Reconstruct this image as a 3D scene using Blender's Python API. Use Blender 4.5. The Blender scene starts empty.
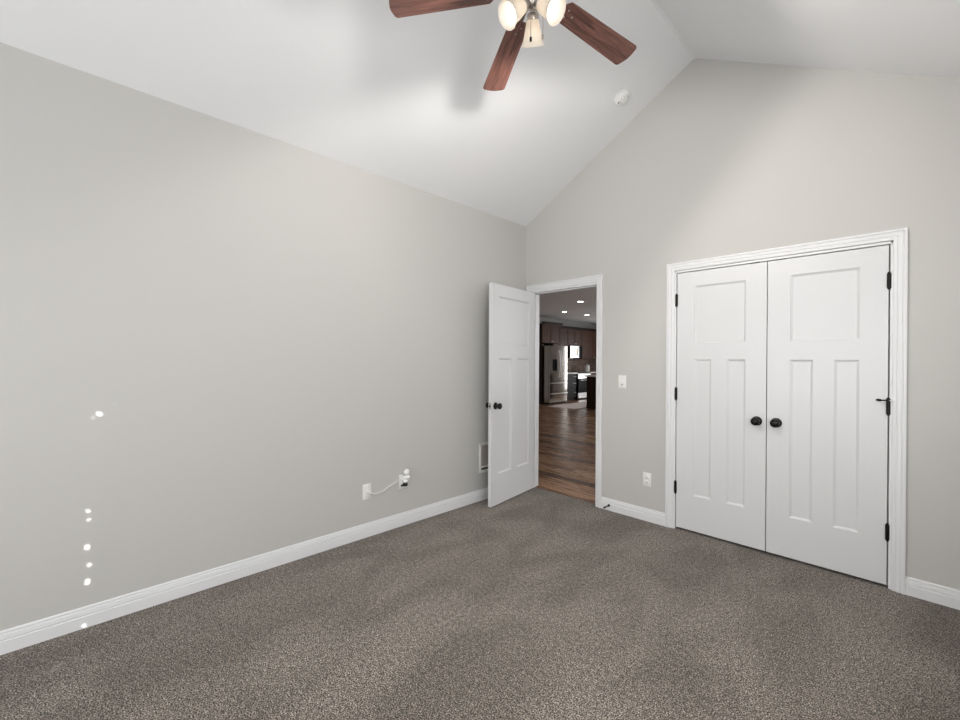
import bpy, bmesh, math, random
from mathutils import Vector, Matrix
C = bpy.context.scene.collection
S = bpy.context.scene
R = math.radians
rnd = random.Random(7)

# ------------------------------------------------------------------ camera
D = 3.495          # back wall (inner face) y
WT = 0.115         # wall thickness
XR = 3.37          # right wall
YF = -2.20 # front wall (behind the camera)
RX, RZ = 1.685, 3.705          # ridge
HL, HR = 2.768, 2.722          # wall heights left / right
KX = -5.66         # far kitchen wall
KY = 14.6
KC = 2.74          # great room ceiling
yaw, pitch, roll = 0.7969, -0.0016, 0.0061
CAM = Vector((2.8845, 0.0, 1.3498))
F = Vector((-math.sin(yaw)*math.cos(pitch), math.cos(yaw)*math.cos(pitch), math.sin(pitch)))
Rv = Vector((math.cos(yaw), math.sin(yaw), 0)); U = Rv.cross(F)
R2 = Rv*math.cos(roll) + U*math.sin(roll); U2 = U*math.cos(roll) - Rv*math.sin(roll)
cd = bpy.data.cameras.new('camera'); cam = bpy.data.objects.new('camera', cd); C.objects.link(cam)
cam.matrix_world = Matrix(((R2.x, U2.x, -F.x, CAM.x), (R2.y, U2.y, -F.y, CAM.y), (R2.z, U2.z, -F.z, CAM.z), (0, 0, 0, 1)))
cd.sensor_width = 36.0; cd.lens = 422.23/960*36; cd.clip_start = 0.02
S.camera = cam

# ------------------------------------------------------------------ exposure, world, sun, daylight
S.view_settings.view_transform = 'Standard'; S.view_settings.look = 'None'
S.view_settings.gamma = 1.0; S.view_settings.use_curve_mapping = False
S.view_settings.exposure = 0.13
W = bpy.data.worlds.new('world'); S.world = W; W.use_nodes = True
wn = W.node_tree.nodes; wl = W.node_tree.links
sky = wn.new('ShaderNodeTexSky'); sky.sky_type = 'NISHITA'; sky.sun_disc = False
sky.sun_elevation = R(32); sky.sun_rotation = R(120)
wl.new(sky.outputs[0], wn['Background'].inputs[0]); wn['Background'].inputs[1].default_value = 0.12

def aim(o, d):
    o.rotation_euler = Vector(d).to_track_quat('-Z', 'Y').to_euler()
SUN = Vector((-0.75, 0.66, -0.22)).normalized()
ld = bpy.data.lights.new('sun', 'SUN'); ld.energy = 22.0; ld.angle = R(0.25); ld.color = (1, .96, .9)
o = bpy.data.objects.new('sun', ld); C.objects.link(o); aim(o, SUN); o.location = (4, -5, 5)

def area(name, loc, d, sx, sy, e, col=(1, 1, 1), spread=180):
    l = bpy.data.lights.new(name, 'AREA'); l.shape = 'RECTANGLE'; l.size = sx; l.size_y = sy
    l.energy = e; l.color = col; l.spread = R(spread)
    o = bpy.data.objects.new(name, l); C.objects.link(o); o.location = loc; aim(o, d); return o
area('daylight_front_window', (1.65, YF+0.06, 1.30), (0, 1, 0.0), 2.1, 1.65, 47, (.97, .985, 1))
area('daylight_right_window', (XR-0.06, 0.85, 1.45), (-1, 0, 0.0), 1.2, 1.35, 26, (.97, .985, 1))
area('added_fill_right_rear', (XR-0.06, 2.50, 1.45), (-1, 0, 0.0), 1.1, 1.35, 4, (.97, .985, 1))  # added fill lamp at the added window, brightens the back wall's right side
area('daylight_great_room', (-3.45, KY-0.05, 1.2), (0, -1, 0), .8, 2.0, 36, (.97, .985, 1))
area('daylight_great_room_side', (3.9, 8.0, 1.5), (-1, 0, 0), 2.8, 1.6, 95, (.97, .985, 1))

# ------------------------------------------------------------------ materials
def rgb(r, g, b):      # sRGB 0-255 -> linear
    f = lambda c: (c/255/12.92) if c/255 <= .04045 else ((c/255+.055)/1.055)**2.4
    return (f(r), f(g), f(b), 1)
def mat(name, col, rough=.5, metal=0., spec=.5, emit=None, es=0, **kw):
    m = bpy.data.materials.new(name); m.use_nodes = True
    b = m.node_tree.nodes['Principled BSDF']
    b.inputs['Base Color'].default_value = col; b.inputs['Roughness'].default_value = rough
    b.inputs['Metallic'].default_value = metal; b.inputs['Specular IOR Level'].default_value = spec
    if emit: b.inputs['Emission Color'].default_value = emit; b.inputs['Emission Strength'].default_value = es
    return m
def nd(m, t, **kw):
    n = m.node_tree.nodes.new(t)
    for k, v in kw.items(): setattr(n, k, v)
    return n
def lk(m, a, b): m.node_tree.links.new(a, b)
def bsdf(m): return m.node_tree.nodes['Principled BSDF']
def noise(m, scale, detail=2, rough=.5, vec=None, dist=0.):
    n = nd(m, 'ShaderNodeTexNoise'); n.inputs['Scale'].default_value = scale; n.inputs['Detail'].default_value = detail
    n.inputs['Roughness'].default_value = rough; n.inputs['Distortion'].default_value = dist
    if vec is not None: lk(m, vec, n.inputs['Vector'])
    return n
def ramp(m, fac, stops, interp='LINEAR'):
    r = nd(m, 'ShaderNodeValToRGB'); r.color_ramp.interpolation = interp
    e = r.color_ramp.elements
    while len(e) > len(stops): e.remove(e[-1])
    while len(e) < len(stops): e.new(.5)
    for i, (p, c) in enumerate(stops): e[i].position = p; e[i].color = c
    lk(m, fac, r.inputs[0]); return r
def mix(m, fac, a, b, mode='MIX'):
    x = nd(m, 'ShaderNodeMix'); x.data_type = 'RGBA'; x.blend_type = mode
    for inp, v in ((x.inputs[0], fac), (x.inputs[6], a), (x.inputs[7], b)):
        if hasattr(v, 'is_linked'): lk(m, v, inp)
        else: inp.default_value = v
    return x.outputs[2]
def bump(m, h, strength, dist):
    b = nd(m, 'ShaderNodeBump'); b.inputs['Strength'].default_value = strength; b.inputs['Distance'].default_value = dist
    lk(m, h, b.inputs['Height']); lk(m, b.outputs[0], bsdf(m).inputs['Normal'])
def oco(m): return nd(m, 'ShaderNodeTexCoord').outputs['Object']
def mapping(m, vec, scale=(1, 1, 1), rot=(0, 0, 0)):
    n = nd(m, 'ShaderNodeMapping'); n.inputs['Scale'].default_value = scale; n.inputs['Rotation'].default_value = rot
    lk(m, vec, n.inputs['Vector']); return n.outputs[0]

def paint(name, col, rough, bs=.08, sc=260):
    m = mat(name, col, rough, spec=.3); v = oco(m)
    bump(m, noise(m, sc, 3, .6, v).outputs['Fac'], bs, .002); return m
M = {}
M['wall'] = paint('greige_wall_paint', (.548, .540, .520, 1), .62)
M['ceiling'] = paint('white_ceiling_paint', (.80, .805, .815, 1), .85, .12, 180)
M['trim'] = mat('white_trim_paint', (.77, .775, .785, 1), .38, spec=.45)
M['door'] = mat('white_door_paint', (.70, .705, .715, 1), .32, spec=.45)
M['black'] = mat('oil_rubbed_bronze', (.012, .011, .010, 1), .35, .6)
M['knob'] = mat('dark_bronze_knob', (.02, .019, .018, 1), .28, .8)
M['plate'] = mat('white_plastic_plate', (.82, .81, .78, 1), .35)
M['plug'] = mat('white_glossy_plastic', (.86, .86, .85, 1), .25)
M['dark'] = mat('dark_slot', (.02, .02, .02, 1), .6)
M['detector'] = mat('detector_plastic', (.80, .80, .79, 1), .4)
M['nickel'] = mat('brushed_nickel', (.50, .46, .42, 1), .28, 1.)
M['boxback'] = mat('recessed_box_panel', (.42, .38, .35, 1), .7)
M['rubber'] = mat('black_rubber', (.012, .012, .012, 1), .7)

# carpet: speckled cut pile with soft vacuum tracks
m = M['carpet'] = mat('taupe_carpet', (.15, .125, .11, 1), .95, spec=.1); v = oco(m)
fine = noise(m, 185, 2, .75, v).outputs['Fac']; mid = noise(m, 48, 3, .6, v).outputs['Fac']
vm = mapping(m, v, (1, .55, 1), (0, 0, R(35)))
big = noise(m, 2.6, 3, .55, vm, .6).outputs['Fac']
c1 = ramp(m, fine, [(.41, (.012, .009, .007, 1)), (.50, (.150, .126, .104, 1)), (.63, (.50, .45, .40, 1))]).outputs[0]
c2 = ramp(m, mid, [(.34, (.62, .61, .60, 1)), (.64, (1.28, 1.28, 1.28, 1))]).outputs[0]
c3 = ramp(m, big, [(.38, (.80, .79, .78, 1)), (.60, (1.12, 1.12, 1.12, 1))]).outputs[0]
lk(m, mix(m, 1.0, mix(m, 1.0, c1, c2, 'MULTIPLY'), c3, 'MULTIPLY'), bsdf(m).inputs['Base Color'])
bump(m, mix(m, .5, fine, mid), 1.0, .008)
bsdf(m).inputs['Sheen Weight'].default_value = .15

# hardwood planks running along x
m = M['wood_floor'] = mat('hickory_floor', (.1, .05, .03, 1), .22, spec=.5); v = oco(m)
bk = nd(m, 'ShaderNodeTexBrick'); lk(m, v, bk.inputs['Vector'])
bk.inputs['Scale'].default_value = 1; bk.inputs['Brick Width'].default_value = 1.25; bk.inputs['Row Height'].default_value = .125
bk.inputs['Mortar Size'].default_value = .0018; bk.inputs['Bias'].default_value = 0; bk.offset = .37
bk.inputs['Color1'].default_value = (.0, .0, .0, 1); bk.inputs['Color2'].default_value = (1, 1, 1, 1); bk.inputs['Mortar'].default_value = (.2, .2, .2, 1)
pl = ramp(m, bk.outputs['Color'], [(0, (.080, .038, .022, 1)), (.35, (.25, .138, .080, 1)), (.7, (.43, .265, .165, 1)), (1, (.16, .085, .048, 1))]).outputs[0]
gr = noise(m, 9, 6, .65, mapping(m, v, (.5, 9, 1)), .8).outputs['Fac']
gc = ramp(m, gr, [(.3, (.45, .42, .40, 1)), (.62, (1.35, 1.3, 1.25, 1))]).outputs[0]
lk(m, mix(m, 1.0, pl, gc, 'MULTIPLY'), bsdf(m).inputs['Base Color'])
rr = ramp(m, gr, [(.3, (.24, .24, .24, 1)), (.7, (.32, .32, .32, 1))]).outputs[0]; lk(m, rr, bsdf(m).inputs['Roughness'])
bump(m, bk.outputs['Fac'], -.2, .002)

def woodmat(name, dark, light, sc, stretch=(.35, 7, 7), rough=.35):
    m = mat(name, light, rough); v = oco(m)
    g = noise(m, sc, 6, .6, mapping(m, v, stretch), 1.2).outputs['Fac']
    lk(m, ramp(m, g, [(.32, dark), (.5, tuple((a+b)/2 for a, b in zip(dark, light))), (.68, light)]).outputs[0], bsdf(m).inputs['Base Color'])
    return m
M['blade'] = woodmat('walnut_fan_blade', (.050, .020, .015, 1), (.275, .125, .098, 1), 7, (.55, 7, 7), .38)
M['cab'] = woodmat('espresso_cabinet_wood', (.036, .017, .011, 1), (.120, .062, .041, 1), 5, (8, 8, .5), .45)
bsdf(M['cab']).inputs['Specular IOR Level'].default_value = .22
M['cabdark'] = woodmat('espresso_side_panel', (.016, .009, .007, 1), (.036, .020, .015, 1), 5, (8, 8, .5), .45)
bsdf(M['cabdark']).inputs['Specular IOR Level'].default_value = .12
m = M['steel'] = mat('stainless_steel', (.50, .465, .42, 1), .17, 1.); v = oco(m)
bump(m, noise(m, 60, 2, .5, mapping(m, v, (1, 1, .02))).outputs['Fac'], .05, .001)
M['steel2'] = mat('bright_stainless', (.72, .71, .70, 1), .3, .7)
M['blackglass'] = mat('black_glass', (.010, .010, .011, 1), .35, spec=.03)
M['charcoal'] = mat('charcoal_drawer_paint', (.024, .023, .023, 1), .45, spec=.12)
M['white_counter'] = mat('pale_stone_counter', (.72, .71, .70, 1), .25)
M['rug'] = mat('pale_pink_rug', (.78, .70, .68, 1), .95)
m = M['tile'] = mat('brown_mosaic_tile', (.2, .1, .08, 1), .3); v = oco(m)
vo = nd(m, 'ShaderNodeTexVoronoi'); lk(m, mapping(m, v, (1, 20, 34)), vo.inputs['Vector']); vo.inputs['Scale'].default_value = 1.0
hs = nd(m, 'ShaderNodeSeparateColor'); lk(m, vo.outputs['Color'], hs.inputs[0])
lk(m, ramp(m, hs.outputs[0], [(0, (.07, .045, .035, 1)), (.5, (.20, .13, .10, 1)), (1, (.38, .30, .25, 1))]).outputs[0], bsdf(m).inputs['Base Color'])
M['bulb'] = mat('lit_bulb', (1, .95, .88, 1), .5, emit=(1, .93, .82, 1), es=2.2)
M['downlight'] = mat('lit_downlight', (1, .97, .92, 1), .5, emit=(1, .95, .86, 1), es=16)
m = M['shade'] = mat('frosted_glass_shade', (.90, .86, .80, 1), .35)
tr = nd(m, 'ShaderNodeBsdfTranslucent'); tr.inputs[0].default_value = (.95, .88, .78, 1)
mx = nd(m, 'ShaderNodeMixShader'); mx.inputs[0].default_value = .35
lk(m, bsdf(m).outputs[0], mx.inputs[1]); lk(m, tr.outputs[0], mx.inputs[2])
lk(m, mx.outputs[0], m.node_tree.nodes['Material Output'].inputs[0])
m = M['pane'] = mat('window_glass', (1, 1, 1, 1), .05)
tp = nd(m, 'ShaderNodeBsdfTransparent'); gl = nd(m, 'ShaderNodeBsdfGlossy'); gl.inputs['Roughness'].default_value = .03
mx = nd(m, 'ShaderNodeMixShader'); mx.inputs[0].default_value = .08
lk(m, tp.outputs[0], mx.inputs[1]); lk(m, gl.outputs[0], mx.inputs[2]); lk(m, mx.outputs[0], m.node_tree.nodes['Material Output'].inputs[0])
M['blind'] = mat('white_blind_slat', (.8, .8, .78, 1), .5)

# ------------------------------------------------------------------ helpers
def tag(o, label=None, cat=None, group=None, kind=None):
    if label: o['label'] = label
    if cat: o['category'] = cat
    if group: o['group'] = group
    if kind: o['kind'] = kind
    return o
def empty(name, loc=(0, 0, 0), rz=0.):
    o = bpy.data.objects.new(name, None); C.objects.link(o); o.location = loc; o.rotation_euler = (0, 0, rz)
    o.empty_display_size = .1; return o
def obj(name, bm, m, parent=None, smooth=None):
    bmesh.ops.recalc_face_normals(bm, faces=bm.faces)
    me = bpy.data.meshes.new(name); bm.to_mesh(me); bm.free(); me.materials.append(m)
    if smooth is not None:
        for p in me.polygons: p.use_smooth = True
        me.set_sharp_from_angle(angle=R(smooth))
    o = bpy.data.objects.new(name, me); C.objects.link(o)
    if parent is not None: o.parent = parent
    return o
def B(): return bmesh.new()
def box(bm, a, b, bev=0.):
    t = bmesh.new()
    bmesh.ops.create_cube(t, size=1)
    s = [abs(b[i]-a[i]) for i in range(3)]; c = [(a[i]+b[i])/2 for i in range(3)]
    bmesh.ops.scale(t, vec=s, verts=t.verts)
    if bev: bmesh.ops.bevel(t, geom=t.edges[:], offset=bev, segments=2, profile=.5, affect='EDGES')
    bmesh.ops.translate(t, vec=c, verts=t.verts)
    me = bpy.data.meshes.new('t'); t.to_mesh(me); t.free(); bm.from_mesh(me); bpy.data.meshes.remove(me)
    return bm
def prism(bm, pts, d):      # closed polygon (3-D points) extruded by vector d
    d = Vector(d); a = [bm.verts.new(p) for p in pts]; b = [bm.verts.new(Vector(p)+d) for p in pts]; n = len(pts)
    bm.faces.new(a); bm.faces.new(b[::-1])
    for i in range(n): bm.faces.new((a[i], b[i], b[(i+1) % n], a[(i+1) % n]))
    return bm
def frame_from(axis):
    z = Vector(axis).normalized(); x = z.orthogonal().normalized(); return x, z.cross(x), z
def lathe(bm, o, axis, prof, seg=24, cap=(True, True)):     # prof: (radius, height along axis)
    x, y, z = frame_from(axis); o = Vector(o); rings = []
    for r, h in prof:
        rings.append([bm.verts.new(o + z*h + (x*math.cos(2*math.pi*k/seg) + y*math.sin(2*math.pi*k/seg))*max(r, 1e-4)) for k in range(seg)])
    for i in range(len(rings)-1):
        for k in range(seg): bm.faces.new((rings[i][k], rings[i][(k+1) % seg], rings[i+1][(k+1) % seg], rings[i+1][k]))
    if cap[0]: bm.faces.new(rings[0][::-1])
    if cap[1]: bm.faces.new(rings[-1])
    return bm
def cyl(bm, p, q, r, seg=16):
    d = Vector(q)-Vector(p); return lathe(bm, p, d, [(r, 0), (r, d.length)], seg)
def tube(bm, pts, r, seg=8):
    pts = [Vector(p) for p in pts]; rings = []; up = None
    for i, p in enumerate(pts):
        t = (pts[min(i+1, len(pts)-1)] - pts[max(i-1, 0)]).normalized()
        x = t.orthogonal().normalized() if up is None else (up - t*up.dot(t)).normalized()
        up = x; y = t.cross(x)
        rings.append([bm.verts.new(p + (x*math.cos(2*math.pi*k/seg) + y*math.sin(2*math.pi*k/seg))*r) for k in range(seg)])
    for i in range(len(rings)-1):
        for k in range(seg): bm.faces.new((rings[i][k], rings[i][(k+1) % seg], rings[i+1][(k+1) % seg], rings[i+1][k]))
    bm.faces.new(rings[0][::-1]); bm.faces.new(rings[-1]); return bm
def ball(bm, c, r, sc=(1, 1, 1), seg=16):
    t = bmesh.new(); bmesh.ops.create_uvsphere(t, u_segments=seg, v_segments=seg//2+2, radius=r)
    bmesh.ops.scale(t, vec=sc, verts=t.verts); bmesh.ops.translate(t, vec=c, verts=t.verts)
    me = bpy.data.meshes.new('t'); t.to_mesh(me); t.free(); bm.from_mesh(me); bpy.data.meshes.remove(me); return bm
def structure(name, bm, m, label, cat, smooth=None):
    return tag(obj(name, bm, m, None, smooth), label, cat, None, 'structure')

# ------------------------------------------------------------------ room shell
HX0, HX1, HTOP = 0.075, 0.866, 2.070       # rough opening of the hall doorway
CX0, CX1, CTOP = 1.548, 2.804, 2.068       # rough opening of the closet
bm = B(); box(bm, (-WT, YF-WT, -.12), (XR+WT, D+.075, 0)); structure('floor', bm, M['carpet'], 'taupe speckled cut pile carpet covering the bedroom floor', 'carpet')
bm = B(); box(bm, (KX-.1, D+.075, -.12), (4.0, KY+.1, -.004)); structure('floor_hall', bm, M['wood_floor'], 'dark brown hardwood plank floor seen through the open doorway', 'floor')
bm = B(); box(bm, (-WT, YF-WT, 0), (0, D+WT, HL)); structure('wall_left', bm, M['wall'], 'long plain greige wall on the left', 'wall')
bm = B(); yy0 = YF-WT
for wa, wb in ((.20, 1.50), (1.90, 3.10)):
    box(bm, (XR, yy0, 0), (XR+WT, wa, HR)); box(bm, (XR, wa, 0), (XR+WT, wb, .75)); box(bm, (XR, wa, 2.15), (XR+WT, wb, HR)); yy0 = wb
box(bm, (XR, yy0, 0), (XR+WT, D+WT, HR))
structure('wall_right', bm, M['wall'], 'greige wall with a window and a second window added for light, to the right of the camera', 'wall')
bm = B()
for a, b in (((0, 0), (HX0, HL)), ((HX0, HTOP), (HX1, HL)), ((HX1, 0), (CX0, HL)), ((CX0, CTOP), (CX1, HL)), ((CX1, 0), (XR, HR))):
    box(bm, (a[0], D, a[1]), (b[0], D+WT, b[1]))
prism(bm, [(0, D, HL), (CX1, D, HL), (CX1, D, HR), (XR, D, HR), (RX+.012, D, RZ), (RX-.012, D, RZ)], (0, WT, 0))
structure('wall_back', bm, M['wall'], 'greige gable wall holding the doorway and the closet', 'wall')
bm = B()
for a, b in (((0, 0), (.55, HL)), ((.55, 0), (2.95, .45)), ((.55, 2.15), (2.95, HL)), ((2.95, 0), (XR, HR))):
    box(bm, (a[0], YF-WT, a[1]), (b[0], YF, b[1]))
prism(bm, [(0, YF, HL), (2.95, YF, HL), (2.95, YF, HR), (XR, YF, HR), (RX+.012, YF, RZ), (RX-.012, YF, RZ)], (0, -WT, 0))
structure('wall_front', bm, M['wall'], 'greige window wall behind the camera', 'wall')
bm = B(); y0, y1 = YF-WT, D+WT
sl = (RZ-HL)/(RX-.012); sr = (RZ-HR)/(XR-RX-.012)
prism(bm, [(-WT, y0, HL-sl*WT), (RX-.012, y0, RZ), (RX+.012, y0, RZ), (XR+WT, y0, HR-sr*WT), (XR+WT, y0, HR-sr*WT+.15), (RX, y0, RZ+.15), (-WT, y0, HL-sl*WT+.15)], (0, y1-y0, 0))
structure('ceiling', bm, M['ceiling'], 'white vaulted ceiling sloping up to a ridge', 'ceiling')

# great room beyond the doorway
bm = B(); box(bm, (KX-.1, D+WT, 0), (KX, KY, KC)); structure('wall_kitchen', bm, M['wall'], 'wall behind the dark kitchen cabinets', 'wall')
bm = B(); box(bm, (KX-.1, KY, 0), (-3.90, KY+.1, KC)); box(bm, (-2.95, KY, 0), (4.0, KY+.1, KC)); box(bm, (-3.90, KY, 0), (-2.95, KY+.1, .12)); box(bm, (-3.90, KY, 2.25), (-2.95, KY+.1, KC))
structure('wall_far', bm, M['wall'], 'far window wall of the kitchen and living area', 'wall')
bm = B(); box(bm, (4.0, D+WT, 0), (4.1, KY+.1, KC)); structure('wall_side', bm, M['wall'], 'side wall of the living area beyond the bedroom', 'wall')
bm = B(); box(bm, (KX-.1, D, 0), (-WT, D+WT, KC)); box(bm, (XR+WT, D, 0), (4.1, D+WT, KC)); structure('wall_hall', bm, M['wall'], 'living area wall in line with the bedroom back wall', 'wall')
bm = B(); box(bm, (KX-.1, D+WT, KC), (4.1, KY+.1, KC+.1)); structure('ceiling_hall', bm, M['ceiling'], 'flat ceiling over the kitchen seen through the doorway', 'ceiling')
bm = B(); box(bm, (CX0-.1, D+WT, 0), (CX0-.02, D+.72, 2.4)); box(bm, (CX1+.02, D+WT, 0), (CX1+.1, D+.72, 2.4)); box(bm, (CX0-.1, D+.72, 0), (CX1+.1, D+.8, 2.4)); box(bm, (CX0-.1, D+WT, 2.4), (CX1+.1, D+.8, 2.48))
structure('wall_closet', bm, M['wall'], 'shallow closet walls behind the white double doors', 'wall')

# baseboards --------------------------------------------------------
BP = [(0, 0), (.015, 0), (.015, .057), (.0090, .0600), (.0130, .066), (.0105, .0850), (.0040, .0890), (.0085, .0935), (.0065, .100), (.003, .103), (0, .103)]
def baseboard(name, p, q, n, label):
    bm = B(); p = Vector(p); d = Vector(q)-p; n = Vector(n)
    prism(bm, [p + n*a + Vector((0, 0, h)) for a, h in BP], d); return structure(name, bm, M['trim'], label, 'baseboard')
baseboard('baseboard_left', (0, YF, 0), (0, D, 0), (1, 0, 0), 'white moulded baseboard running along the long left wall')
baseboard('baseboard_back', (.909, D, 0), (1.488, D, 0), (0, -1, 0), 'short white baseboard between the doorway and the closet')
baseboard('baseboard_right', (2.864, D, 0), (XR, D, 0), (0, -1, 0), 'short white baseboard right of the closet')
baseboard('baseboard_side', (XR, YF, 0), (XR, D-.015, 0), (-1, 0, 0), 'white baseboard on the wall right of the camera')

# casings -----------------------------------------------------------
CPROF = [(0, 0), (0, .018), (.004, .020), (.013, .020), (.0145, .0130), (.0185, .0130), (.021, .0165), (.036, .0150), (.0375, .0085), (.0415, .0085), (.044, .0115), (.058, .010), (.060, .006), (.060, 0)]   # (inward from outer edge, proud of wall)
def casing(bm, x0, x1, top, y=D):
    corners = [(x0, 0, 1, 0), (x0, top, 1, -1), (x1, top, -1, -1), (x1, 0, -1, 0)]
    rings = []
    for x, z, sx, sz in corners:
        rings.append([bm.verts.new((x+sx*u, y-w, z+sz*u)) for u, w in CPROF])
    n = len(CPROF)
    for i in range(3):
        for k in range(n): bm.faces.new((rings[i][k], rings[i][(k+1) % n], rings[i+1][(k+1) % n], rings[i+1][k]))
    bm.faces.new(rings[0]); bm.faces.new(rings[-1][::-1])
def jamb(bm, x0, x1, top, th, y0=D-.002, y1=D+WT+.002):
    box(bm, (x0, y0, 0), (x0+th, y1, top), .0015); box(bm, (x1-th, y0, 0), (x1, y1, top), .0015); box(bm, (x0, y0, top-th), (x1, y1, top), .0015)
def stop(bm, x0, x1, top, y, w=.035, t=.011):
    box(bm, (x0, y, 0), (x0+t, y+w, top), .002); box(bm, (x1-t, y, 0), (x1, y+w, top), .002); box(bm, (x0, y, top-t), (x1, y+w, top), .002)
bm = B(); casing(bm, .020, .909, 2.129); jamb(bm, .074, .867, 2.070, .020); stop(bm, .094, .847, 2.050, D+.036)
structure('trim_1', bm, M['trim'], 'white casing and jamb around the open doorway to the hall', 'door casing')
bm = B(); casing(bm, 1.488, 2.864, 2.129); jamb(bm, 1.5445, 2.8065, 2.066, .0145); stop(bm, 1.559, 2.792, 2.0515, D+.05)
structure('trim_2', bm, M['trim'], 'white casing and jamb around the closet double doors', 'door casing')
bm = B(); box(bm, (.094, D+.055, -.001), (.847, D+.095, .006), .003)
structure('trim_3', bm, M['wood_floor'], 'flat brown threshold strip between carpet and hardwood', 'threshold')

# doors -------------------------------------------------------------
def panel_leaf(bm, Wd, Hd, T, panels, rec=.012, sl=.013):
    """leaf in x 0..Wd, y 0..T, z 0..Hd with recessed flat panels on both faces"""
    xs = sorted({0, Wd} | {p[0] for p in panels} | {p[1] for p in panels}); zs = sorted({0, Hd} | {p[2] for p in panels} | {p[3] for p in panels})
    for y, s in ((0., 1), (T, -1)):
        def V(x, z, d=0.): return bm.verts.new((x, y+s*d, z))
        for i in range(len(xs)-1):
            for k in range(len(zs)-1):
                cx, cz = (xs[i]+xs[i+1])/2, (zs[k]+zs[k+1])/2
                if any(p[0] < cx < p[1] and p[2] < cz < p[3] for p in panels): continue
                bm.faces.new([V(xs[i], zs[k]), V(xs[i+1], zs[k]), V(xs[i+1], zs[k+1]), V(xs[i], zs[k+1])])
        for a, b, c, d in panels:
            rings = [[V(a+o, c+o, e), V(b-o, c+o, e), V(b-o, d-o, e), V(a+o, d-o, e)] for o, e in ((0, 0), (.001, .0045), (sl*.85, rec*.85), (sl, rec))]
            for r0, r1 in zip(rings, rings[1:]):
                for j in range(4): bm.faces.new((r0[j], r0[(j+1) % 4], r1[(j+1) % 4], r1[j]))
            bm.faces.new(rings[-1])
    for i in range(len(xs)-1):
        for z in (0, Hd): bm.faces.new([bm.verts.new(q) for q in ((xs[i], 0, z), (xs[i+1], 0, z), (xs[i+1], T, z), (xs[i], T, z))])
    for k in range(len(zs)-1):
        for x in (0, Wd): bm.faces.new([bm.verts.new(q) for q in ((x, 0, zs[k]), (x, 0, zs[k+1]), (x, T, zs[k+1]), (x, T, zs[k]))])
    bmesh.ops.remove_doubles(bm, verts=bm.verts, dist=1e-5)
def knob(parent, x, y, z, ny, m=None):
    """round knob with rose on the face whose normal is ny (+1/-1 along local y)"""
    bm = B(); lathe(bm, (x, y, z), (0, ny, 0), [(.033, 0), (.033, .004), (.029, .008), (.014, .010), (.011, .016), (.011, .026), (.017, .032), (.026, .039), (.0285, .048), (.027, .056), (.020, .062), (.009, .0645)], 28)
    return obj('knob', bm, m or M['knob'], parent, 40)
def hinge(parent, x, y, z, h=.098, r=.0065):
    bm = B(); cyl(bm, (x, y, z-h/2), (x, y, z+h/2), r, 14); ball(bm, (x, y, z+h/2), r*1.05, (1, 1, .8), 12); ball(bm, (x, y, z-h/2), r*1.05, (1, 1, .8), 12)
    box(bm, (x-.010, y-.001, z-h/2+.004), (x+.010, y+.004, z+h/2-.004))
    return obj('hinge', bm, M['black'], parent, 40)

# open hall door (swung into the bedroom, almost against the left wall)
A = R(82.0)
d1 = tag(empty('door_1', (.092, D-.008, 0), -A), 'white three-panel door standing open in the left corner', 'door', None, 'structure')
bm = B(); panel_leaf(bm, .757, 2.033, .035, [(.112, .645, 1.487-.012, 1.933-.012), (.112, .325, .291-.012, 1.360-.012), (.432, .645, .291-.012, 1.360-.012)])
bmesh.ops.translate(bm, vec=(0, 0, .012), verts=bm.verts); obj('door_leaf', bm, M['door'], d1)
knob(d1, .757-.060, .035, .925, 1); knob(d1, .757-.060, 0, .925, -1)
bm = B(); box(bm, (.7565, .006, .925-.028), (.7585, .029, .925+.028), .0006); lp = obj('latch_plate', bm, M['nickel'], d1)
bm = B(); box(bm, (.758, .011, .925-.008), (.767, .024, .925+.008), .002); obj('latch_bolt', bm, M['black'], lp)
for z in (1.83, 1.08, .335): hinge(d1, -.004, -.004, z)

PW = .6075; PL = [(.130, .4800, 1.487-.018, 1.933-.018), (.130, .2520, .291-.018, 1.360-.018), (.3600, .4800, .291-.018, 1.360-.018)]
def closet_door(name, x, flip, label):
    e = tag(empty(name, (x, D+.006, 0)), label, 'door', None, 'structure')
    bm = B(); panel_leaf(bm, PW, 2.028, .035, PL); bmesh.ops.translate(bm, vec=(0, 0, .018), verts=bm.verts); obj('door_leaf', bm, M['door'], e)
    knob(e, .055 if flip else PW-.055, 0, .925, -1)
    for z in (1.832, 1.083, .335): hinge(e, PW+.0025 if flip else -.0025, -.008, z)
    bm = B(); cxx = .075 if flip else PW-.075; box(bm, (cxx-.03, -.005, 2.0465), (cxx+.03, .022, 2.0508)); obj('ball_catch', bm, M['black'], e)
    return e
closet_door('door_2', 1.5640, False, 'left leaf of the white three-panel closet double doors')
cr = closet_door('door_3', 2.1770, True, 'right leaf of the white three-panel closet double doors')
# hinge-pin door stop on the right leaf's middle hinge
bm = B(); zz = 1.120; tube(bm, [(PW+.003, -.008, zz), (PW-.012, -.016, zz), (PW-.038, -.022, zz)], .0042, 8); cyl(bm, (PW-.032, -.022, zz), (PW-.046, -.010, zz), .0075, 12); cyl(bm, (PW+.003, -.008, zz-.006), (PW+.003, -.008, zz+.010), .0095, 14)
ps = obj('hinge_pin_stop', bm, M['black'], cr, 40)
bm = B(); tube(bm, [(PW+.006, -.012, zz), (PW+.016, -.02, zz), (PW+.022, -.018, zz)], .0035, 8); ball(bm, (PW+.026, -.013, zz-.001), .007); obj('bumper_tip', bm, M['plug'], ps, 40)

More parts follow.
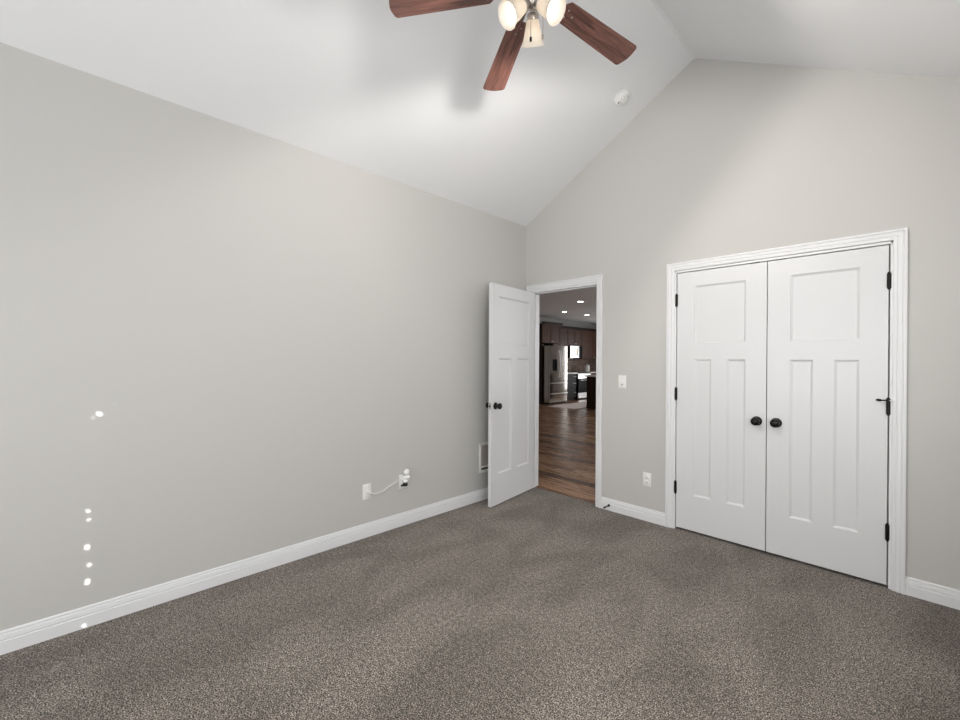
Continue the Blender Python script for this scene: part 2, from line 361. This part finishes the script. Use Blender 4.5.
# ------------------------------------------------------------------ windows behind the camera with a closed blind
def window(name, c, n, w, h, label):
    """opening centred at c, n = inward normal axis ('y' front wall, 'x' right wall)"""
    e = tag(empty(name, c), label, 'window', None, 'structure')
    if n == 'x': e.rotation_euler = (0, 0, R(90))
    bm = B(); t = .045
    for a, b in (((-w/2, -.1, -h/2), (-w/2+t, -.02, h/2)), ((w/2-t, -.1, -h/2), (w/2, -.02, h/2)), ((-w/2, -.1, -h/2), (w/2, -.02, -h/2+t)), ((-w/2, -.1, h/2-t), (w/2, -.02, h/2))): box(bm, a, b)
    if name != 'window_1': box(bm, (-w/2, -.075, -.02), (w/2, -.04, .02))
    obj('window_frame', bm, M['trim'], e)
    bm = B(); box(bm, (-w/2+t, -.060, -h/2+t), (w/2-t, -.055, h/2-t)); obj('pane', bm, M['pane'], e)
    return e
window('window_1', (1.75, YF, 1.30), 'y', 2.4, 1.7, 'wide white window in the wall behind the camera')
window('window_2', (XR, .85, 1.45), 'x', 1.3, 1.4, 'white window in the right wall nearest the camera')
window('added_window_4', (XR, 2.50, 1.45), 'x', 1.2, 1.4, 'unseen white window added in the right wall nearest the closet to light the back wall')  # unseen window, added to bring light onto the back wall
window('window_3', (-3.425, KY, 1.185), 'y', .95, 2.13, 'tall window in the far wall of the kitchen').rotation_euler = (0, 0, R(180))

SPOTS = [((0, .116, 1.060), .008, .009), ((0, .177, 1.102), .003, .003), ((0, .077, .577), .004, .007), ((0, .078, .532), .0035, .007), ((0, .073, .397), .006, .012), ((0, .082, .305), .004, .009), ((0, .074, .222), .006, .013),
         ((.015, .062, .014), .004, .006), ((.083, .041, 0), .008, .0025), ((.294, -.034, 0), .010, .003), ((0, .094, 1.043), .0028, .0028)]
def slats(y, x0, x1, z0, z1, holes):
    bm = B(); n = int(round((z1-z0)/.046)); p = (z1-z0)/n
    for k in range(n):
        a, b = z0+k*p-.004, z0+(k+1)*p+.004; off = (k % 2)*.0016
        def seg(xa, xb, za, zb):
            if xb-xa > 1e-4 and zb-za > 1e-4: box(bm, (xa, y+off, za), (xb, y+off+.0008, zb))
        hs = [h for h in holes if h[1]+h[3] > a and h[1]-h[3] < b]
        cuts = sorted({x0, x1} | {h[0]-h[2] for h in hs} | {h[0]+h[2] for h in hs})
        for xa, xb in zip(cuts, cuts[1:]):
            z = a
            for h in sorted((h for h in hs if h[0]-h[2] < (xa+xb)/2 < h[0]+h[2]), key=lambda h: h[1]):
                seg(xa, xb, z, h[1]-h[3]); z = max(z, h[1]+h[3])
            seg(xa, xb, z, b)
    return bm
def spot_holes(yb):
    out = []
    for q, w, h in SPOTS:
        t = (q[1]-yb)/SUN.y; out.append((q[0]-SUN.x*t, q[2]-SUN.z*t, w, h))
    return out
bl = tag(empty('window_blind', (0, 0, 0)), 'closed white slatted blind in the window behind the camera', 'blind')
obj('slats', slats(YF-.012, .56, 2.94, .47, 2.10, spot_holes(YF-.012)), M['blind'], bl)
bm = B(); box(bm, (.555, YF-.016, 2.095), (2.945, YF-.002, 2.148), .003); obj('headrail', bm, M['blind'], bl)
bm = B(); box(bm, (.56, YF-.016, .452), (2.94, YF-.002, .472), .003); obj('bottom_rail', bm, M['blind'], bl)
for wa, wb, lab in ((.20, 1.50, 'unseen closed white slatted blind added to keep sun out of the right window nearest the camera'), (1.90, 3.10, 'unseen closed white slatted blind added to keep sun out of the added window nearest the closet')):  # unseen blinds on the right wall, added to block direct sun
    bl = tag(empty('window_blind', (0, 0, 0)), lab, 'blind')
    bm = B()
    for k in range(29): box(bm, (XR+.010+(k % 2)*.0016, wa+.01, .770+k*.0459-.004), (XR+.0108+(k % 2)*.0016, wb-.01, .770+(k+1)*.0459+.004))
    obj('slats', bm, M['blind'], bl)
    bm = B(); box(bm, (XR+.002, wa+.005, 2.095), (XR+.016, wb-.005, 2.148), .003); obj('headrail', bm, M['blind'], bl)
    bm = B(); box(bm, (XR+.002, wa+.005, .752), (XR+.016, wb-.005, .772), .003); obj('bottom_rail', bm, M['blind'], bl)

# ------------------------------------------------------------------ ceiling fan
FY, ZB = 1.490, 3.014
fan = tag(empty('ceiling_fan', (RX, FY, ZB)), 'five-blade ceiling fan with dark reddish wooden blades and three lit frosted glass shades', 'ceiling fan')
bm = B(); lathe(bm, (0, 0, RZ-ZB-.004), (0, 0, -1), [(.068, 0), (.068, .012), (.060, .035), (.040, .060), (.020, .068)], 28); obj('canopy', bm, M['nickel'], fan, 35)
bm = B(); cyl(bm, (0, 0, .10), (0, 0, RZ-ZB-.06), .013, 16); obj('downrod', bm, M['nickel'], fan, 40)
bm = B(); lathe(bm, (0, 0, .145), (0, 0, -1), [(.020, 0), (.045, .006), (.080, .030), (.112, .050), (.118, .065), (.118, .100), (.110, .118), (.085, .128), (.060, .140)], 32); obj('motor_housing', bm, M['nickel'], fan, 35)
N = Vector((0, 0, 1)).normalized()
def blade_basis(a, droop=.083, t=-.132):
    d = Vector((math.cos(a), math.sin(a), 0)); d -= N*d.dot(N); d.normalize(); s = N.cross(d)
    n = s*math.cos(t) + N*math.sin(t); d = d*math.cos(droop) - N*math.sin(droop); d.normalize()
    z = d.cross(n).normalized(); n = z.cross(d)
    return d, n, z
def blade_mesh():
    bm = B(); r0, r1 = .175, .654; kt = .031; hw = lambda r: .067 - kt*(r1-r)
    out = []
    top = []
    for r in [r0+.02, .25, .35, .45, .55, r1-.028]: top.append((r, hw(r)))
    c = []
    for k in range(1, 7):
        a = math.pi/2*(1-k/6); c.append((r1-.028+.020*math.cos(a), hw(r1)-.020+.020*math.sin(a)))
    top += c
    h = hw(r1)-.020
    arc = [(r1-.008+.008*math.cos(math.pi/2*u), h*u) for u in (.66, .33, 0)]
    root = [(r0, hw(r0)*.55)]
    half = root + top + arc
    pts = half + [(x, -y) for x, y in reversed(half[:-1])]
    vs = prism(bm, [(x, y, -.003) for x, y in pts], (0, 0, .006))
    return bm
for k in range(5):
    a = R(149.88) - k*R(72)
    d, n, z = blade_basis(a)
    mw = Matrix(((d.x, n.x, z.x), (d.y, n.y, z.y), (d.z, n.z, z.z))).to_4x4()
    if k == 0: b0 = obj('blade', blade_mesh(), M['blade'], fan); bb = b0
    else: bb = b0.copy(); C.objects.link(bb); bb.parent = fan
    bb.matrix_local = mw
    if k == 0:
        bm = B(); box(bm, (.085, -.018, .003), (.20, .018, .007), .002)
        prism(bm, [(.19, -.030, .003), (.235, -.026, .003), (.255, 0, .003), (.235, .026, .003), (.19, .030, .003)], (0, 0, .004))
        for sx, sy in ((.205, -.018), (.205, .018), (.24, 0)): lathe(bm, (sx, sy, -.003), (0, 0, -1), [(.005, 0), (.005, .002), (.003, .003)], 10)
        i0 = obj('blade_bracket', bm, M['nickel'], bb)
    else:
        ii = i0.copy(); C.objects.link(ii); ii.parent = bb
# light kit
bm = B(); lathe(bm, (0, 0, .02), (0, 0, -1), [(.055, 0), (.060, .020), (.060, .050), (.045, .062), (.036, .080), (.030, .095), (.022, .103), (.012, .112), (.004, .118)], 28)
kit = obj('light_kit', bm, M['nickel'], fan, 35)
for k, (az, tilt, rr, zz) in enumerate(((128.5, 40, .046, -.080), (248.5, 50, .040, -.086), (8.5, 50, .030, -.080))):
    a = R(az); t = R(tilt)
    ax = Vector((math.cos(a)*math.sin(t), math.sin(a)*math.sin(t), -math.cos(t)))
    o0 = Vector((math.cos(a)*rr, math.sin(a)*rr, zz))
    bm = B(); tube(bm, [Vector((math.cos(a)*.02, math.sin(a)*.02, zz+.02)), o0 - ax*.008], .009, 10)
    lathe(bm, o0-ax*.012, ax, [(.010, 0), (.024, .004), (.027, .012), (.027, .026), (.024, .028)], 20); obj('lamp_arm', bm, M['nickel'], fan, 40)
    bm = B(); lathe(bm, o0, ax, [(.022, .004), (.027, .016), (.034, .045), (.041, .075), (.047, .098), (.056, .114), (.055, .1155), (.045, .099), (.039, .075), (.032, .045), (.025, .017)], 32, (False, False))
    sh = obj('lamp_shade', bm, M['shade'], fan, 60)
    bm = B(); lathe(bm, o0, ax, [(.012, .010), (.014, .035), (.024, .058), (.029, .078), (.026, .096), (.014, .106), (.002, .109)], 20); obj('bulb', bm, M['bulb'], sh, 60)
    pl_ = bpy.data.lights.new('bulb_light', 'SPOT'); pl_.energy = (29, 11, 46)[k]; pl_.color = (1, .95, .89); pl_.shadow_soft_size = .05
    pl_.spot_size = R(172); pl_.spot_blend = .25
    po = bpy.data.objects.new('bulb_light', pl_); C.objects.link(po); po.parent = fan; po.location = o0 + ax*.165
    po.rotation_euler = ax.to_track_quat('-Z', 'Y').to_euler()
for px, py, L in ((.013, -.029, .172), (.050, .010, .162)):
    bm = B(); tube(bm, [(px*.6, py*.6, -.085), (px, py, -.092), (px, py, -.085-L+.022)], .0014, 6); ch = obj('pull_chain', bm, M['nickel'], fan, 60)
    bm = B(); lathe(bm, (px, py, -.085-L+.022), (0, 0, -1), [(.002, 0), (.005, .004), (.0055, .014), (.0045, .021), (.001, .024)], 12); obj('chain_fob', bm, M['black'] if L > .17 else M['nickel'], ch, 50)

# ------------------------------------------------------------------ smoke detector on the left slope
sn = Vector((sl, 0, -1)).normalized()
px_, py_ = 1.247, 3.183
sp = Vector((px_, py_, HL+sl*px_))
sd = tag(empty('smoke_detector', sp), 'round white smoke detector on the sloped ceiling near the gable wall', 'smoke detector')
bm = B(); lathe(bm, (0, 0, 0), sn, [(.071, 0), (.071, .008), (.066, .011)], 36); obj('base_plate', bm, M['detector'], sd, 30)
bm = B(); lathe(bm, (0, 0, 0), sn, [(.062, .010), (.062, .026), (.056, .036), (.040, .041), (.038, .039), (.030, .039), (.028, .042), (.010, .043)], 36); body = obj('cover', bm, M['detector'], sd, 30)
ex, ey, ez = frame_from(sn)
bm = B()
for k in range(10):
    a = 2*math.pi*k/10; c = (ex*math.cos(a)+ey*math.sin(a))*.034 + sn*.0395; ball(bm, c, .003, (1, 1, 1), 8)
obj('vent_slots', bm, M['dark'], body)
bm = B(); yy = Vector((0, 1, 0)); up = sn.cross(yy).normalized()
ball(bm, -yy*.030 + up*.028*0 + Vector((-.036, 0, -.020)) + sn*.040, .0055, (1, 1, 1), 10); obj('test_button', bm, M['dark'], body)

# ------------------------------------------------------------------ wall plates
def plate(name, loc, rz, label, cat, kind):
    """plate in local x (width) z (height), facing local -y"""
    e = tag(empty(name, loc, rz), label, cat)
    bm = B(); box(bm, (-.0355, -.006, -.0575), (.0355, 0, .0575), .0025); obj('cover_plate', bm, M['plate'], e, 30)
    bm = B()
    if kind == 'switch':
        box(bm, (-.017, -.0085, -.034), (.017, -.004, .034), .0015); r = obj('rocker', bm, M['plug'], e)
        bm = B(); box(bm, (-.010, -.0092, -.024), (.010, -.0080, -.019)); obj('indicator_slot', bm, M['dark'], r)
    elif kind == 'outlet':
        for s in (.019, -.019):
            bm = B(); lathe(bm, (0, -.004, s), (0, -1, 0), [(.017, 0), (.017, .0035), (.0155, .0045)], 20); f = obj('receptacle', bm, M['plug'], e, 40)
            bm = B(); box(bm, (-.0075, -.0090, s-.001), (-.0050, -.0080, s+.008)); box(bm, (.0050, -.0090, s-.001), (.0075, -.0080, s+.006)); cyl(bm, (0, -.009, s-.009), (0, -.008, s-.009), .0026, 10); obj('slots', bm, M['dark'], f)
    elif kind == 'cable':
        box(bm, (-.0175, -.0085, -.035), (.0175, -.004, .035), .0015); r = obj('insert', bm, M['plug'], e)
        bm = B(); cyl(bm, (0, -.004, 0), (0, -.016, 0), .008, 14); obj('port', bm, M['plug'], r, 40)
    return e
plate('light_switch', (1.104, D, 1.160), 0, 'white light switch plate between the doorway and the closet', 'light switch', 'switch')
plate('power_outlet', (1.331, D, .3465), 0, 'white outlet low on the back wall left of the closet', 'outlet', 'outlet')
plate('cable_plate', (0, 1.625, .344), R(90), 'white wall plate low on the left wall with cable entering its centre', 'wall plate', 'cable')
plate('power_outlet', (0, 1.946, .357), R(90), 'white outlet low on the left wall behind the plugged-in adapter', 'outlet', 'outlet')
# adapter with bulbous top plugged into the outlet
ad = tag(empty('plug_adapter', (.006, 1.958, .36)), 'small bulbous white plug-in adapter on the left wall outlet', 'adapter')
bm = B(); box(bm, (0, -.022, -.012), (.026, .022, .046), .008); obj('body', bm, M['plug'], ad, 50)
bm = B(); ball(bm, (.030, .004, .074), .026, (1, 1, 1.05)); obj('round_top', bm, M['plug'], ad, 60)
bm = B(); ball(bm, (.032, .006, .034), .026, (1, 1, .9)); obj('dome', bm, M['plug'], ad, 60)
bm = B(); ball(bm, (.026, -.002, .004), .022, (1, 1, .7)); obj('collar', bm, M['plug'], ad, 60)
bm = B(); cyl(bm, (.004, -.006, -.030), (.034, .004, -.024), .013, 14); cyl(bm, (.004, -.026, -.032), (.016, -.024, -.031), .008, 12); obj('black_plug', bm, M['dark'], ad, 50)
# cable
bm = B()
P = [(.014, 1.628, .345), (.030, 1.645, .336), (.028, 1.670, .322), (.014, 1.715, .312), (.008, 1.760, .318), (.008, 1.820, .343), (.010, 1.880, .366), (.014, 1.925, .376), (.020, 1.945, .382)]
def catmull(P, n=8):
    P = [Vector(p) for p in P]; out = []
    for i in range(len(P)-1):
        a, b, c, d = P[max(i-1, 0)], P[i], P[i+1], P[min(i+2, len(P)-1)]
        for k in range(n):
            t = k/n; out.append(.5*((2*b) + (c-a)*t + (2*a-5*b+4*c-d)*t*t + (3*b-a-3*c+d)*t**3))
    return out + [P[-1]]
tube(bm, catmull(P), .0032, 8); tag(obj('cable', bm, M['plug'], None, 60), 'thin white cable drooping between two wall plates on the left wall', 'cable')
# recessed box behind the open door
rb = tag(empty('recessed_wall_box', (0, 2.93, .405), R(90)), 'white framed recessed wall box low on the left wall, half hidden by the open door', 'wall box')
bm = B(); w, h, t = .118, .141, .022
for a, b in (((-w, -.012, -h), (-w+t, 0, h)), ((w-t, -.012, -h), (w, 0, h)), ((-w, -.012, -h), (w, 0, -h+t)), ((-w, -.012, h-t), (w, 0, h))): box(bm, a, b, .002)
obj('frame', bm, M['plate'], rb)
bm = B(); box(bm, (-w+t, -.003, -h+t), (w-t, -.0005, h-t)); obj('back_panel', bm, M['boxback'], rb)
bm = B(); box(bm, (-w+t, -.016, -h+.045), (w-t, -.003, -h+.062), .003); lg = obj('ledge', bm, M['plate'], rb)
bm = B(); box(bm, (-w+t+.008, -.010, -h+.028), (w-t-.008, -.003, -h+.045), .002); obj('socket', bm, M['dark'], lg)
# door stop on the baseboard
ds = tag(empty('door_stop', (.990, D-.014, .046)), 'small black door stop sticking out of the baseboard right of the doorway', 'door stop')
bm = B(); lathe(bm, (0, 0, 0), (0, -1, 0), [(.012, 0), (.012, .003), (.008, .006)], 16); obj('mounting_flange', bm, M['black'], ds, 40)
bm = B(); cyl(bm, (0, -.005, 0), (-.006, -.062, -.004), .0048, 12); obj('rod', bm, M['black'], ds, 40)
bm = B(); cyl(bm, (-.006, -.060, -.004), (-.0075, -.075, -.005), .0075, 14); obj('rubber_tip', bm, M['rubber'], ds, 40)

# ------------------------------------------------------------------ kitchen seen through the doorway (wall along y, facing +x)
def shaker(bm, x, y0, y1, z0, z1, t=.02, rail=.055, rec=.008):
    """shaker front whose face is at x, body behind it"""
    box(bm, (x-t, y0, z0), (x-rec, y1, z1))
    for a, b in (((y0, z0), (y0+rail, z1)), ((y1-rail, z0), (y1, z1)), ((y0+rail, z0), (y1-rail, z0+rail)), ((y0+rail, z1-rail), (y1-rail, z1))):
        box(bm, (x-rec, a[0], a[1]), (x, b[0], b[1]), .0015)
def cab_knob(parent, x, y, z):
    bm = B(); lathe(bm, (x, y, z), (1, 0, 0), [(.006, 0), (.006, .012), (.014, .018), (.015, .024), (.010, .029)], 14); obj('knob', bm, M['steel2'], parent, 40)
def wall_cabinet(name, xf, y0, y1, z0, z1, ndoor, label, crown=None, knob_z=None, knobs=None):
    e = tag(empty(name, (0, 0, 0)), label, 'cabinet', 'dark kitchen wall cabinets')
    bm = B(); box(bm, (KX+.002, y0, z0), (xf-.022, y1, z1)); obj('body', bm, M['cabdark'], e)
    w = (y1-y0)/ndoor
    for k in range(ndoor):
        a, b = y0+k*w+.004, y0+(k+1)*w-.004
        bm = B(); shaker(bm, xf, a, b, z0+.004, z1-.03); d = obj('cabinet_door', bm, M['cab'], e)
        ky = (b-.03 if k == 0 else a+.03) if ndoor > 1 else a+.03
        cab_knob(d, xf, ky, (z0+.06) if knob_z is None else knob_z)
    if crown is not None:
        bm = B(); ca, cb = crown
        prism(bm, [(xf-.022, ca, z1-.03), (xf+.012, ca, z1-.03), (xf+.02, ca, z1-.01), (xf+.060, ca, z1+.045), (xf+.060, ca, z1+.060), (xf-.022, ca, z1+.060)], (0, cb-ca, 0)); obj('crown', bm, M['cabdark'], e)
    return e
FX = -4.70
XU = -5.28
# tall side panel left of the fridge
bm = B(); box(bm, (KX+.002, 10.30, 0), (-4.98, 10.335, 2.45), .002); tag(obj('cabinet_end_panel', bm, M['cabdark']), 'tall dark wooden end panel left of the refrigerator', 'cabinet panel')
wall_cabinet('fridge_cabinet', -4.98, 10.338, 11.30, 1.865, 2.455, 2, 'deep two-door dark cabinet directly above the refrigerator', crown=(10.338, 11.34))
wall_cabinet('wall_cabinet', XU, 11.304, 12.18, 1.38, 2.42, 2, 'dark wall cabinet between the refrigerator cabinet and the microwave', crown=(11.35, 12.18))
wall_cabinet('wall_cabinet', XU, 12.184, 13.02, 1.845, 2.42, 2, 'short two-door dark cabinet directly above the microwave', crown=(12.18, 13.02))
wall_cabinet('wall_cabinet', XU, 13.024, 14.585, 1.38, 2.42, 2, 'dark wall cabinet right of the microwave', crown=(13.02, 14.585))
# refrigerator
fr = tag(empty('refrigerator', (-5.0, 10.82, 0)), 'stainless steel french-door refrigerator with two bottom drawers', 'refrigerator')
fx, fy = -5.0, 10.82
def fb(name, a, b, m, parent=fr, bev=.006):
    bm = B(); box(bm, (a[0]-fx, a[1]-fy, a[2]), (b[0]-fx, b[1]-fy, b[2]), bev); return obj(name, bm, m, parent)
fb('body', (-5.60, 10.372, .045), (FX-.075, 11.268, 1.775), M['steel'])
fb('kick_grille', (-5.55, 10.39, .0), (FX-.06, 11.25, .045), M['dark'], fr, .002)
def curved_front(y0, y1, z0, z1, yc, hw, bow=.030):
    """panel whose face bows outward about yc"""
    bm = B(); pts = [(FX-.07-fx, y0-fy, z0)]; n = 10
    for k in range(n+1):
        y = y0+(y1-y0)*k/n; u = (y-yc)/hw; pts.append((FX-fx-.012+bow*(1-u*u)*.6, y-fy, z0))
    pts.append((FX-.07-fx, y1-fy, z0)); prism(bm, pts, (0, 0, z1-z0)); return bm
def bar(parent, pts, r, standoffs):
    bm = B(); tube(bm, [(x-fx, y-fy, z) for x, y, z in pts], r, 10)
    for (p, q) in standoffs: cyl(bm, (p[0]-fx, p[1]-fy, p[2]), (q[0]-fx, q[1]-fy, q[2]), r*.8, 8)
    return obj('handle', bm, M['steel2'], parent, 50)
mid = 10.82
for a, b, hy in ((10.372, mid-.003, mid-.045), (mid+.003, 11.268, mid+.045)):
    d = obj('fridge_door', curved_front(a, b, .705, 1.775, mid, .448), M['steel'], fr, 30)
    bow = FX+.012
    bar(d, [(bow+.030, hy, .80), (bow+.052, hy, 1.0), (bow+.058, hy, 1.22), (bow+.052, hy, 1.44), (bow+.030, hy, 1.64)], .013, [((bow-.02, hy, .82), (bow+.034, hy, .82)), ((bow-.02, hy, 1.62), (bow+.034, hy, 1.62))])
    if a < 10.5:
        bm = B(); box(bm, (FX-fx-.004, 10.50-fy, 1.02), (FX-fx+.010, 10.70-fy, 1.36), .004); obj('water_dispenser', bm, M['blackglass'], d)
for z0, z1 in ((.385, .695), (.055, .375)):
    d = obj('freezer_drawer', curved_front(10.372, 11.268, z0, z1, mid, .448), M['steel'], fr, 30)
    zc = z1-.055; pts = []
    for k in range(9):
        y = 10.42+.80*k/8; u = (y-mid)/.448; pts.append((FX+.028+.02*(1-u*u), y, zc))
    bar(d, pts, .013, [((FX-.02, 10.45, zc), (FX+.034, 10.45, zc)), ((FX-.02, 11.19, zc), (FX+.034, 11.19, zc))])
# base drawers
BX = -5.02
bc = tag(empty('drawer_cabinet', (0, 0, 0)), 'charcoal base cabinet with three drawers right of the refrigerator', 'cabinet')
bm = B(); box(bm, (KX+.002, 11.30, .10), (BX-.022, 12.32, .885)); box(bm, (KX+.002, 11.30, 0), (BX-.08, 12.32, .10)); obj('body', bm, M['cabdark'], bc)
for z0, z1 in ((.715, .875), (.425, .705), (.115, .415)):
    bm = B(); shaker(bm, BX, 11.60, 12.26, z0, z1, rail=.035); d = obj('drawer', bm, M['charcoal'], bc)
    bm = B(); tube(bm, [(BX, 12.07, (z0+z1)/2), (BX+.03, 12.08, (z0+z1)/2), (BX+.03, 12.21, (z0+z1)/2), (BX, 12.22, (z0+z1)/2)], .006, 8); obj('pull', bm, M['steel2'], d, 50)
# counter, backsplash
bm = B(); box(bm, (KX+.03, 11.30, .886), (BX+.02, 12.335, .925), .004); tag(obj('countertop', bm, M['white_counter']), 'pale stone countertop on the charcoal drawers left of the range', 'countertop')
bm = B(); box(bm, (KX+.03, 13.125, .886), (BX+.02, 14.59, .925), .004); tag(obj('countertop', bm, M['white_counter']), 'pale stone countertop right of the range', 'countertop')
bc = tag(empty('base_cabinet', (0, 0, 0)), 'dark base cabinet right of the range behind the island', 'cabinet')
bm = B(); box(bm, (KX+.002, 13.125, .10), (BX-.022, 14.59, .885)); box(bm, (KX+.002, 13.125, 0), (BX-.08, 14.59, .10)); obj('body', bm, M['cabdark'], bc)
for a, b in ((13.13, 13.66), (13.668, 14.58)):
    bm = B(); shaker(bm, BX, a, b, .115, .875); d = obj('cabinet_door', bm, M['cab'], bc)
    cab_knob(d, BX, b-.04, .80)
bm = B(); box(bm, (KX, 11.28, .926), (KX+.012, KY-.002, 1.378)); structure('trim_4', bm, M['tile'], 'brown mosaic tile backsplash under the kitchen wall cabinets', 'backsplash')
# microwave
mw = tag(empty('microwave', (0, 0, 0)), 'stainless over-the-range microwave below the short cabinet', 'microwave')
MX = -5.22
bm = B(); box(bm, (KX+.002, 12.20, 1.41), (MX-.03, 12.96, 1.838), .004); obj('body', bm, M['blackglass'], mw)
bm = B(); box(bm, (MX-.03, 12.205, 1.415), (MX, 12.76, 1.834), .006); d = obj('oven_door', bm, M['steel2'], mw)
bm = B(); box(bm, (MX-.002, 12.29, 1.50), (MX+.003, 12.66, 1.745), .002); obj('door_window', bm, M['steel'], d)
bm = B(); tube(bm, [(MX, 12.715, 1.46), (MX+.03, 12.715, 1.48), (MX+.03, 12.715, 1.77), (MX, 12.715, 1.79)], .009, 8); obj('handle', bm, M['blackglass'], d, 50)
bm = B(); box(bm, (MX-.03, 12.764, 1.415), (MX, 12.958, 1.834), .004); obj('control_panel', bm, M['blackglass'], mw)
# range
rg = tag(empty('range', (0, 0, 0)), 'stainless freestanding range with black oven window between the base cabinets', 'range')
GX = -4.985
bm = B(); box(bm, (KX+.04, 12.345, .02), (GX-.04, 13.115, .905), .004); obj('body', bm, M['blackglass'], rg)
bm = B(); box(bm, (KX+.04, 12.345, .906), (GX, 13.115, .925), .004); obj('cooktop', bm, M['blackglass'], rg)
bm = B(); prism(bm, [(GX-.04, 12.345, .72), (GX, 12.345, .72), (GX, 12.345, .87), (GX-.02, 12.345, .905), (GX-.04, 12.345, .905)], (0, .77, 0)); cp = obj('control_panel', bm, M['steel2'], rg)
for k in range(5):
    bm = B(); cyl(bm, (GX, 12.43+k*.15, .81), (GX+.03, 12.43+k*.15, .81), .02, 14); obj('control_knob', bm, M['steel'], cp, 40)
bm = B(); box(bm, (GX-.04, 12.350, .235), (GX, 13.11, .715), .005); od = obj('oven_door', bm, M['blackglass'], rg)
bm = B(); tube(bm, [(GX, 12.40, .665), (GX+.05, 12.41, .665), (GX+.05, 13.05, .665), (GX, 13.06, .665)], .012, 8); obj('handle', bm, M['steel2'], od, 50)
bm = B(); box(bm, (GX-.04, 12.350, .05), (GX, 13.11, .228), .005); obj('storage_drawer', bm, M['steel2'], rg)
# things on the counter / range
cn = tag(empty('canister', (-5.25, 13.32, .9255)), 'white and grey canister standing on the counter right of the range', 'canister')
bm = B(); lathe(bm, (0, 0, 0), (0, 0, 1), [(.075, 0), (.085, .02), (.085, .20), (.075, .215)], 24); obj('jar', bm, M['plate'], cn, 40)
bm = B(); lathe(bm, (0, 0, .215), (0, 0, 1), [(.078, 0), (.078, .02), (.03, .035), (.018, .04), (.022, .06), (.008, .068)], 24); obj('lid', bm, M['steel2'], cn, 40)
ub = tag(empty('utensil_crock', (-5.40, 12.24, .9255)), 'dark utensil crock standing on the counter left of the range', 'crock')
bm = B(); lathe(bm, (0, 0, 0), (0, 0, 1), [(.05, 0), (.058, .02), (.055, .15), (.050, .15), (.048, .02)], 20, (True, True)); obj('crock', bm, M['charcoal'], ub, 40)
for k, (dx, dy) in enumerate(((.01, .02), (-.02, .0), (.0, -.025))):
    bm = B(); cyl(bm, (dx*.5, dy*.5, .03), (dx*2, dy*2, .26), .005, 8); ball(bm, (dx*2.1, dy*2.1, .28), .025, (.5, 1, 1.4), 10); obj('utensil', bm, M['cab'], ub, 50)
# island
isl = tag(empty('kitchen_island', (-2.4, 11.3, 0)), 'dark kitchen island with a pale stone top at the right edge of the doorway', 'kitchen island')
bm = B(); box(bm, (-1.05, -.95, .0), (.9, .6, .885), .003); box(bm, (-1.055, -.955, 0), (.905, .6, .10), .003); obj('body', bm, M['cabdark'], isl)
bm = B(); box(bm, (-1.09, -.99, .886), (.94, .64, .925), .005); obj('worktop', bm, M['white_counter'], isl)
# rug
bm = B(); box(bm, (-4.50, 9.97, -.004), (-3.60, 12.0, .006), .002); tag(obj('runner_rug', bm, M['rug']), 'pale runner rug on the hardwood between refrigerator and island', 'rug')
# recessed ceiling lights
for (x, y), lab in zip(((-4.154, 10.286), (-2.637, 8.727), (-4.116, 11.434)), ('left of the three lit recessed kitchen ceiling lights', 'nearest and largest of the three lit recessed kitchen ceiling lights', 'lit recessed kitchen ceiling light furthest away, nearest the right door jamb')):
    e = tag(empty('recessed_light', (x, y, KC)), lab, 'ceiling light', 'recessed lights in the kitchen ceiling')
    bm = B(); lathe(bm, (0, 0, 0), (0, 0, -1), [(.095, 0), (.095, .004), (.075, .008), (.070, .003), (.070, 0)], 28, (False, False)); obj('trim_ring', bm, M['plug'], e, 40)
    bm = B(); lathe(bm, (0, 0, -.0012), (0, 0, -1), [(.070, 0), (.060, .0015), (.01, .002)], 24); obj('lens', bm, M['downlight'], e, 60)
    s = bpy.data.lights.new('downlight', 'SPOT'); s.energy = 12; s.color = (1, .93, .82); s.spot_size = R(130); s.spot_blend = .6; s.shadow_soft_size = .06
    so = bpy.data.objects.new('downlight', s); C.objects.link(so); so.parent = e; so.location = (0, 0, -.02)
